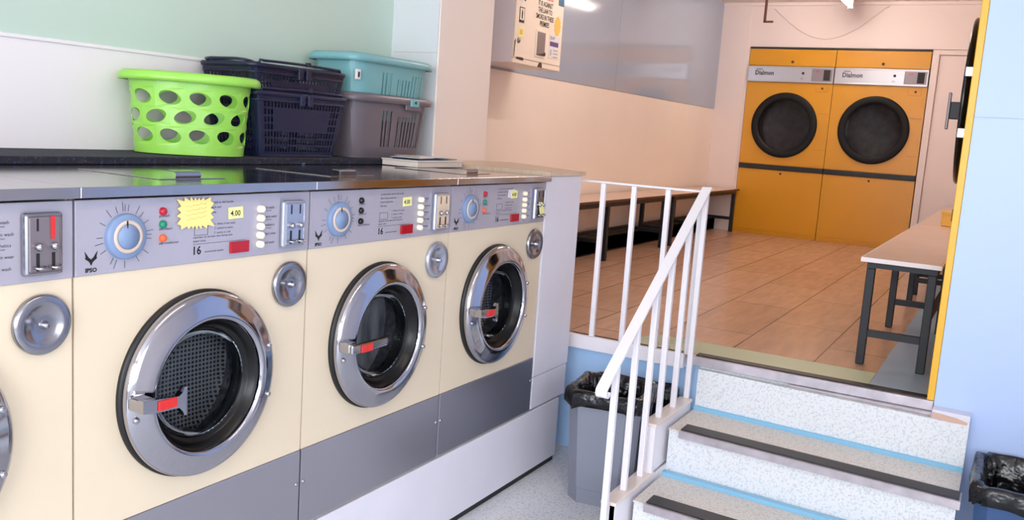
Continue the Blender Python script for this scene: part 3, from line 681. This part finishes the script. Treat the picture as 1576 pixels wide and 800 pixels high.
b.prism(pts, yf - .001, yf, 'y'); b.build('price_star', 'star2', fp)
DZ = -.075
b = MB(); b.box(-.262, -.205, yf - .001, yf, .30 + DZ, .385 + DZ, 0); b.box(-.257, -.210, yf - .0014, yf - .001, .315 + DZ, .380 + DZ, 1); b.prism([(-.240, .325 + DZ), (-.228, .32 + DZ), (-.226, .355 + DZ), (-.233, .378 + DZ), (-.240, .355 + DZ)], yf - .002, yf - .0013, 'y', 0)
b.build('bottle_picture', ['ink_black', 'box_face'], fp)
b = MB(); b.box(-.262, -.205, yf - .001, yf, .220 + DZ, .275 + DZ, 0); b.box(-.25, -.217, yf - .0014, yf - .001, .235 + DZ, .262 + DZ, 1); b.build('small_sticker', ['paper_y', 'star2'], fp)
b = MB(); b.box(-.275, -.195, yf - .001, yf, .415 + DZ, .50 + DZ, 0); b.prism([(-.27, .495 + DZ), (-.27, .45 + DZ), (-.23, .425 + DZ), (-.2, .422 + DZ), (-.215, .455 + DZ), (-.235, .48 + DZ)], yf - .0018, yf - .001, 'y', 1); b.build('photo_sticker', ['paper', 'ink_black'], fp)
b = MB(); b.box(.21, .283, yf - .001, yf, .385, .56, 0); b.build('blue_notice', 'blue_sign', fp)
b = MB(); b.lathe([(.0001, -.008), (.012, -.008), (.016, -.002), (.016, .002)], (-.255, dy0, .125), 'y', 20); b.build('lock', 'silver_grey', fp)
for P_ in ([(-.30, .034), (-.297, .12), (-.285, .13), (-.291, .075), (-.293, .036)], [(-.27, .022), (-.19, .018), (-.18, .032), (-.2, .036), (-.262, .034)], [(-.01, .0), (.05, .0), (.045, .024), (.03, .03), (.012, .028)]): MB().prism(P_, yf, dy0, 'y').build('paint_chip', 'chip', fp)

# ------------------------------------------------------------------ yellow dryers
def dryer(label, kind, loc, rot, group, lit):
    """modelled facing -y, x from 0 to w, z from 0"""
    w, h = .853, 1.892; t = thing('tumble_dryer', label, 'tumble dryer', loc, group); t.rotation_euler.z = rot; g = .0015
    mb = MB(); mb.box(g, g + .01, .008, .55, 0, h); mb.box(w - g - .01, w - g, .008, .55, 0, h); mb.box(g, w - g, .54, .55, 0, h); mb.box(g, w - g, .02, .55, h - .01, h); mb.box(g, w - g, .008, .55, 0, .05); mb.box(g, w - g, .008, .02, .05, .726); mb.box(g, w - g, .008, .02, 1.562, 1.74)
    mb.box(g, w - g, 0, .02, 1.725, h - .004, 0, .002); mb.box(g, w - g, -.002, .006, 0, .018, 0, .003); mb.box(g, w - g, -.001, .006, .021, .040, 0, .003)
    mb.build('cabinet', 'yellow', t)
    mb = MB(); mb.plate_hole(g, w - g, .728, 1.560, .418, 1.132, .26, .0, .008); fp = mb.build('front_panel', 'yellow', t)
    for q in ((.735, .84, 1.262, 1.264), (.735, .84, .905, .907), ): MB().box(q[0], q[1], -.0015, .0, q[2], q[3]).build('panel_seam', 'seam', fp)
    MB().box(g, w - g, .0, .008, .044, .672, 0, .002).build('lower_panel', 'yellow', t)
    MB().box(g, w - g, -.010, .006, .674, .722, 0, .004).build('black_bumper', 'black', t)
    mb = MB(); mb.box(.003, w - .003, -.016, .004, 1.562, 1.718, 0, .003); mb.box(.003, w - .003, -.020, -.012, 1.705, 1.718, 0, .002); mb.box(.003, w - .003, -.020, -.012, 1.562, 1.576, 0, .002)
    cs = mb.build('control_strip', 'silver', t)
    MB().box(.03, .62, -.0175, -.015, 1.585, 1.698).build('name_plate', 'silver' if not lit else 'silver', cs)
    mb = MB(); mb.text('Dialmon', .062, T_front(.075, -.0182, 1.630), bold=.0018, sx=.9); mb.box(.085, .15, -.0182, -.0178, 1.682, 1.689); mb.text('dry', .022, T_front(.535, -.0182, 1.597)); mb.build('lettering', 'ink', cs)
    MB().disc((.555, -.0175, 1.655), .013, 0, -.006, 'y', 20, .002).build('pilot_lamp', 'ink_black', cs)
    MB().box(.640, .838, -.019, -.015, 1.580, 1.700, 0, .002).build('coin_plate', 'silver_grey', cs)
    MB().box(.755, .818, -.022, -.018, 1.590, 1.692, 0, .002).build('dark_display', 'ink_black', cs)
    mb = MB(); mb.text('10 5', .022, T_front(.675, -.0196, 1.667), bold=.001); mb.build('red_figures', 'red', cs)
    mb = MB(); mb.box(.690, .805, -.005, .001, 1.478, 1.545, 0, .003); mb.disc((.755, -.005, 1.512), .011, 0, -.004, 'y', 16, .001, mi=1); mb.build('coin_box_door', ['yellow', 'chip'], fp)
    mb = MB(); mb.disc((.437, -.0005, 1.765), .014, 0, -.004, 'y', 18, .001); mb.build('lock', 'chip', t)
    mb = MB(); mb.disc((.437, -.0005, .640), .011, 0, -.004, 'y', 18, .001); mb.build('lock', 'chip', t)
    # door
    c = (.418, 0, 1.132)
    mb = MB()
    if kind == 'wall':
        mb.lathe([(.262, .0), (.326, .0), (.328, -.012), (.324, -.022), (.31, -.028), (.275, -.027), (.262, -.022), (.254, -.008), (.252, .004)], c, 'y', 80)
    else:
        mb.lathe([(.255, .0), (.285, .0), (.29, -.006), (.312, -.013), (.326, -.024), (.330, -.034), (.323, -.040), (.30, -.038), (.262, -.032), (.256, -.020)], c, 'y', 80)
    dr = mb.build('door', 'ring_black' if kind == 'wall' else 'black_gloss', t)
    mb = MB(); mb.lathe([(.258, -.010), (.20, -.006), (.10, -.003), (.0001, -.002)], c, 'y', 64); mb.build('glass', 'glass_dark', dr)
    if kind == 'side':
        MB().box(.075, .105, -.124, -.112, 1.03, 1.19, 0, .004).build('handle_bar', 'silver_grey', dr)
        MB().box(.078, .102, -.113, -.046, 1.075, 1.15, 0, .004).build('handle_stem', 'black', dr)
        for z in (1.0, 1.225): MB().box(.69, .75, -.036, -.002, z - .018, z + .018, 0, .003).build('hinge', 'silver', dr)
    mb = MB(); mb.lathe([(.262, .010), (.33, .012), (.34, .03), (.34, .40), (.30, .42), (.0001, .42)], c, 'y', 64); mb.build('drum', 'drum_dull', t)
    return t
dryer('yellow tumble dryer built in at the back wall, the one beside the peach wall', 'wall', (XB - .012, .9035, ZF), -PI / 2, 'yellow dryers in the back wall', False)
dryer('yellow tumble dryer built in at the back wall, the one beside the cream door', 'wall', (XB - .012, .0485, ZF), -PI / 2, 'yellow dryers in the back wall', True)
t = dryer('yellow tumble dryer seen edge on beside the pale blue wall, black round door', 'side', (3.368, -1.458, ZF), PI, 'yellow dryer on the right side', False)
# yellow edge post that closes the side bank
b = MB(); b.box(2.496, 2.513, -1.477, -1.452, ZF + .003, CEI - .01, 0, .002)
tag(b.build('yellow_edge_strip', 'yellow_bright'), 'tall narrow yellow strip along the edge of the pale blue wall', 'strip')
b = MB().box(2.514, 3.368, -1.50, -1.470, 2.425, CEI - .003); struct('trim_8', b, 'yellow', 'yellow filler above the side dryer')

# ------------------------------------------------------------------ benches
def bench(label, x0, x1, yf, yb, z, frames, edge_m, group, near=None):
    t = thing('bench', label, 'bench', ((x0 + x1) / 2, (yf + yb) / 2, ZF), group)
    ox, oy = t.location.x, t.location.y
    def add(mb, n, mt): mb.v = [(v[0] - ox, v[1] - oy, v[2] - ZF) for v in mb.v]; return mb.build(n, mt, t)
    s_ = 1 if yb > yf else -1
    y0, y1 = min(yf, yb), max(yf, yb)
    mb = MB(); mb.box(x0 + .004, x1 - .004, y0 + .004, y1 - .004, z - .018, z, 0, .004); add(mb, 'seat', 'bench_top')
    mb = MB(); mb.box(x0, x1, y0 - .001, y0 + .004, z - .016, z - .001, 0, .001); mb.box(x0, x1, y1 - .004, y1 + .001, z - .020, z - .001, 0, .001); mb.box(x0 - .001, x0 + .004, y0, y1, z - .020, z - .001, 0, .001); mb.box(x1 - .004, x1 + .001, y0, y1, z - .020, z - .001, 0, .001); add(mb, 'edge_band', edge_m)
    la, lb_ = (y0 + .035, y1 - .035); w = .017
    for y in (la, lb_): add(MB().box(frames[0] - w, frames[-1] + w, y - w, y + w, z - .052, z - .020), 'seat_rail', 'navy_metal')
    for fx in frames:
        for y in (la, lb_): mb = MB(); mb.box(fx - w, fx + w, y - w, y + w, ZF + .002, z - .053, 0, .003); add(mb, 'leg', 'navy_metal')
        add(MB().box(fx - w * .9, fx + w * .9, la + w, lb_ - w, z - .050, z - .022), 'crossbar', 'navy_metal'); add(MB().box(fx - w * .8, fx + w * .8, la + w, lb_ - w, ZF + .125, ZF + .155), 'crossbar', 'navy_metal')
    ym = lb_ if s_ > 0 else la; sh = .145 if s_ > 0 else .22
    for f0, f1 in zip(frames[:-1], frames[1:]): add(MB().box(f0 + w, f1 - w, ym - w * .7, ym + w * .7, ZF + sh, ZF + sh + .026), 'stretcher', 'navy_metal')
    return t
bench('long low bench along the peach wall, the one nearer the washing machines', 3.62, 6.145, .862, 1.205, .974, [3.74, 4.835, 6.03], 'bench_edge_brown', 'benches along the peach wall')
bench('long low bench along the peach wall, ending at the yellow dryers', 6.155, 8.215, .862, 1.205, .974, [6.25, 7.08, 8.14], 'bench_edge_brown', 'benches along the peach wall')
bench('bench at the top of the stairs beside the pale blue wall', 2.84, 5.19, -1.115, -1.425, .997, [2.925, 3.93, 4.97], 'bench_edge', 'benches on the right side')
bench('farther bench on the right, running up to the back wall', 5.20, 8.05, -1.115, -1.425, .997, [5.30, 6.6, 7.95], 'bench_edge', 'benches on the right side')
b = MB(); b.box(5.24, 5.46, -1.40, -1.255, .9985, 1.085, 0, .004); b.box(5.236, 5.464, -1.404, -1.251, 1.07, 1.09, 0, .002)
tag(b.build('yellow_box', 'yellow_bright'), 'small yellow box standing on the farther right bench', 'box')

# ------------------------------------------------------------------ stairs
t = thing('staircase', 'short speckled staircase with black nosings up to the tiled room', 'stairs', (2.1, -1.08, FZ))
def sk(x, y): return x + .065 * (y + .56)
def stair(mb, n, mt): mb.v = [(v[0] - 2.1, v[1] + 1.08, v[2] - FZ) for v in mb.v]; return mb.build(n, mt, t)
def skbox(mb, x0, x1, y0, y1, z0, z1, mi=0):
    vs = [(sk(x, y), y, z) for x in (x0, x1) for y in (y0, y1) for z in (z0, z1)]
    mb.add(vs, [(0, 1, 3, 2), (4, 6, 7, 5), (0, 4, 5, 1), (2, 3, 7, 6), (0, 2, 6, 4), (1, 5, 7, 3)], mi)
YA, YZ = -.575, -1.605
for (xn, xr, zt_, zb_) in ((1.822, 2.14, .120, FZ), (2.155, 2.51, .305, .1205)):
    mb = MB(); skbox(mb, xn + .018, xr + .02, YZ, YA, zb_, zt_ - .006); stair(mb, 'riser', 'terrazzo')
    mb = MB(); skbox(mb, xn + .006, xr + .02, YZ, YA, zt_ - .006, zt_); stair(mb, 'tread', 'tread')
    mb = MB(); skbox(mb, xn, xn + .007, YZ - .01, YA - .045, zt_ - .028, zt_ + .001); skbox(mb, xn, xn + .095, YZ - .01, YA - .045, zt_, zt_ + .002); stair(mb, 'nosing', 'nose_metal')
    mb = MB(); skbox(mb, xn + .012, xn + .090, YZ - .005, YA - .05, zt_ + .002, zt_ + .007); stair(mb, 'nosing_tread', 'nose_black')
mb = MB(); mb.box(2.512, 2.535, -1.478, YA - .0, .30, ZF - .002); skbox(mb, 2.485, 2.51, YZ, YA, .305, .478); stair(mb, 'riser', 'terrazzo')
mb = MB(); mb.box(2.494, 2.52, -1.476, -.535, .488, ZF, 0, .002); mb.prism([(2.486, -.95), (2.496, -.95), (2.494, -1.476), (2.462, -1.476)], .462, .487, 'z'); mb.box(2.494, 2.56, -1.476, -.535, ZF, ZF + .002); stair(mb, 'nosing', 'nose_metal')
mb = MB(); mb.box(2.512, 2.562, -1.470, -.55, ZF + .002, ZF + .007, 0, .002); stair(mb, 'nosing_tread', 'nose_black')
mb = MB(); skbox(mb, 2.470, 2.486, YZ, YA, .305, .322); skbox(mb, 2.128, 2.159, YZ, YA, .1205, .136); stair(mb, 'blue_strip', 'strip_blue')
mb = MB(); mb.prism([(2.428, -1.478), (2.500, -1.478), (2.500, -1.605), (2.422, -1.605)], .478, .512, 'z', 0); stair(mb, 'chipped_end', 'white_paint')
mb = MB(); mb.prism([(-1.48, .482), (-1.598, .474), (-1.598, .488), (-1.56, .497), (-1.48, .503)], 2.4205, 2.4285, 'x'); stair(mb, 'bare_patch', 'peach_chip')
# ------------------------------------------------------------------ railings
t = thing('stair_railing', 'white stair railing with sloping flat handrail ending in a scroll', 'railing', (2.05, -.54, FZ))
def rl(mb, n, mt='white_rail'): mb.v = [(v[0] - 2.05, v[1] + .54, v[2] - FZ) for v in mb.v]; return mb.build(n, mt, t)
YR = -.535
A, Bp = Vector((2.488, YR, 1.240)), Vector((1.545, YR, .598)); d = (Bp - A).normalized(); pts = [A + (Bp - A) * k / 6 for k in range(7)]
cc = Bp + Vector((d.z, 0, -d.x)) * .020
cc = Bp + Vector((-d.z * -1, 0, -d.x * -1)).normalized() * 0  # scroll centre below
nrm = Vector((-d.z, 0, d.x)); nrm = nrm if nrm.z < 0 else -nrm
cc = Bp + nrm * .019; r0 = -nrm * .019
for k in range(1, 12):
    an = k * .36; q = Matrix.Rotation(-an, 4, 'Y') @ r0 * (1 - k * .02); pts.append(cc + q)
mb = MB(); mb.sweep(pts, (0, 1, 0), .040, .008); rl(mb, 'handrail')
def hz(x): return A.z + (x - A.x) * (A.z - Bp.z) / (A.x - Bp.x) - .006
for x, z in ((2.311, .346), (2.142, .346), (1.992, .150), (1.827, .150), (1.657, FZ + .002)):
    mb = MB(); mb.box(x - .011, x + .011, YR - .011, YR + .011, z, hz(x), 0, .003); rl(mb, 'baluster')
mb = MB(); mb.box(2.474, 2.496, YR - .011, YR + .011, .346, hz(2.485) + .002, 0, .003); rl(mb, 'post')
mb = MB(); mb.box(2.045, 2.485, YR - .028, YR + .03, .333, .346, 0, .002); mb.box(1.69, 2.075, YR - .028, YR + .03, .137, .150, 0, .002); rl(mb, 'stringer_cap', 'cream_wall')
mb = MB(); mb.box(2.045, 2.485, YR - .022, YR - .004, .150, .333); mb.box(2.047, 2.06, YR - .024, YR + .026, .150, .333); mb.box(1.695, 2.485, YR - .022, YR - .004, FZ, .137); mb.box(1.695, 1.71, YR - .024, YR + .026, FZ, .137); rl(mb, 'stringer')
t = thing('landing_railing', 'white landing railing between the white end panel and the stairs', 'railing', (2.512, -.23, ZF))
def ll(mb, n): mb.v = [(v[0] - 2.512, v[1] + .23, v[2] - ZF) for v in mb.v]; return mb.build(n, 'white_rail', t)
mb = MB(); mb.box(2.502, 2.536, -.520, .050, 1.217, 1.2255, 0, .002); ll(mb, 'top_rail')
for y in (-.060, -.205, -.360): mb = MB(); mb.box(2.508, 2.530, y - .011, y + .011, ZF + .001, 1.2165, 0, .003); ll(mb, 'baluster')
mb = MB(); mb.box(2.504, 2.530, -.520, -.498, ZF + .001, 1.2165, 0, .003); ll(mb, 'post')

# ------------------------------------------------------------------ bins
def bin_(name, label, mt, loc, a, b_, H, rot, bag_label, ch=.05, seamz=None):
    t = thing(name, label, 'bin', loc); t.rotation_euler.z = math.radians(rot)
    def loop(a, b_, c, z): return [(a, -b_ + c, z), (a, b_ - c, z), (a - c, b_, z), (-a + c, b_, z), (-a, b_ - c, z), (-a, -b_ + c, z), (-a + c, -b_, z), (a - c, -b_, z)]
    def loft(mb, loops, sm=False):
        n = len(loops[0]); vs = [p for l in loops for p in l]
        mb.add(vs, [(j * n + i, j * n + (i + 1) % n, (j + 1) * n + (i + 1) % n, (j + 1) * n + i) for j in range(len(loops) - 1) for i in range(n)], 0, sm)
    mb = MB(); zs = seamz or .06
    loft(mb, [loop(a * .86, b_ * .86, ch, 0), loop(a * .872, b_ * .872, ch, zs), loop(a * .885, b_ * .885, ch, zs + .002), loop(a, b_, ch, H), loop(a - .006, b_ - .006, ch, H), loop(a * .85, b_ * .85, ch, .006)])
    mb.add(loop(a * .86, b_ * .86, ch, 0), [tuple(range(8))]); mb.add(loop(a * .85, b_ * .85, ch, .006), [tuple(range(8))]); mb.build('bin_body', mt, t)
    # liner, folded over the rim
    rnd = random.Random(hash(name) % 7 + int(a * 100)); n = 96; mb = MB(); rings = []
    def oct_pt(u, aa, bb, c):
        P = loop(aa, bb, c, 0); k = u * 8; i = int(k) % 8; f = k - int(k); p, q = P[i], P[(i + 1) % 8]; return p[0] + (q[0] - p[0]) * f, p[1] + (q[1] - p[1]) * f
    prof = [(-.055, .006), (-.050, .010), (-.030, .012), (-.008, .012), (.004, .007), (.008, 0.0), (.003, -.008), (-.02, -.016), (-.07, -.024), (-.13, -.034), (-.20, -.045), (-.27, -.06)]
    ph = [rnd.random() * 6 for _ in range(8)]
    for j, (dz, off) in enumerate(prof):
        ring = []
        for i in range(n):
            u = i / n; w = .0035 * math.sin(u * 2 * PI * 9 + ph[0] + j * .4) + .003 * math.sin(u * 2 * PI * 17 + ph[1] - j * .7) + .002 * math.sin(u * 2 * PI * 31 + ph[2] + j)
            if j == 0: dzz = dz + .012 * math.sin(u * 2 * PI * 5 + ph[3]) + .006 * math.sin(u * 2 * PI * 13 + ph[4])
            elif 3 <= j <= 6: dzz = dz + .004 * math.sin(u * 2 * PI * 7 + ph[5]); w *= .5
            else: dzz = dz
            if off > 0: w = abs(w) + .0015
            else: w = -abs(w) * 2.2 - (.004 if j < 8 else 0)
            o_ = off + w; x, y = oct_pt(u, a + o_, b_ + o_, ch); ring.append((x, y, H + dzz))
        rings.append(ring)
    vs = [p for r in rings for p in r]; k = len(rings)
    mb.add(vs, [(j * n + i, j * n + (i + 1) % n, (j + 1) * n + (i + 1) % n, (j + 1) * n + i) for j in range(k - 1) for i in range(n)] + [tuple((k - 1) * n + i for i in range(n))], 0, True)
    o = mb.build('bin_liner', 'bag', None); o.location = loc; o.rotation_euler.z = math.radians(rot); tag(o, bag_label, 'bin bag')
    return t
bin_('waste_bin', 'grey angular waste bin under the landing behind the stair railing', 'bin_grey', (2.145, -.335, FZ), .165, .148, .455, 8, 'black liner folded over the rim of the grey waste bin')
bin_('waste_bin', 'dark navy waste bin squeezed between grey bin, stairs and blue wall', 'bin_navy', (2.448, -.372, FZ), .072, .110, .40, 0, 'black liner on the dark navy bin behind the grey one', ch=.03)
bin_('waste_bin', 'blue waste bin at the right edge below the pale blue wall', 'bin_blue', (2.255, -1.825, FZ), .205, .175, .405, 0, 'black crumpled liner hanging over the blue bin at the right edge', ch=.04)

# ------------------------------------------------------------------ ceiling things
def lamp(label, x0, x1, y, z, tm):
    t = thing('strip_light', label, 'ceiling light', ((x0 + x1) / 2, y, CEI)); h = (x1 - x0) / 2
    MB().box(-h, h, -.03, .03, -.05, 0, 0, .004).build('housing', 'lamp_body', t)
    for s_ in (-1, 1): MB().box(s_ * h - .012, s_ * h + .012, -.022, .022, z - CEI - .02, -.04, 0, .003).build('end_bracket', 'lamp_body', t)
    MB().tube([(-h + .012, 0, z - CEI), (h - .012, 0, z - CEI)], .014, 16).build('tube', tm, t)
lamp('lit fluorescent strip light hanging under the ceiling in front of the dryers', 6.45, 7.80, -.10, 2.765, 'tube')
lamp('strip light in the raised room nearer to the stairs', 3.6, 4.95, -.10, 2.765, 'tube')
lamp('added strip light over the washing machines, out of view', -.6, .9, -1.3, 2.765, 'tube_added')  # unseen lamp added to brighten the washers and rear wall
b = MB(); b.box(7.49, 7.51, .588, .610, 2.575, CEI - .001, 0, .002); b.box(7.49, 7.51, .52, .610, 2.575, 2.592, 0, .002); b.box(7.47, 7.53, .57, .63, CEI - .006, CEI - .001)
tag(b.build('ceiling_bracket', 'bench_edge_brown'), 'dark angled metal bracket hanging from the ceiling left of the dryers', 'bracket')
pts = []
for k in range(25):
    u = k / 24; y = .70 - u * 1.08; z = CEI - .06 - .30 * math.sin(PI * min(1, u * 1.02)) + .02 * u; pts.append((XB - .008, y, z))
tag(MB().tube(pts, .004, 6).build('cable', 'pink_white'), 'thin cream cable sagging across the back wall above the dryers', 'cable')
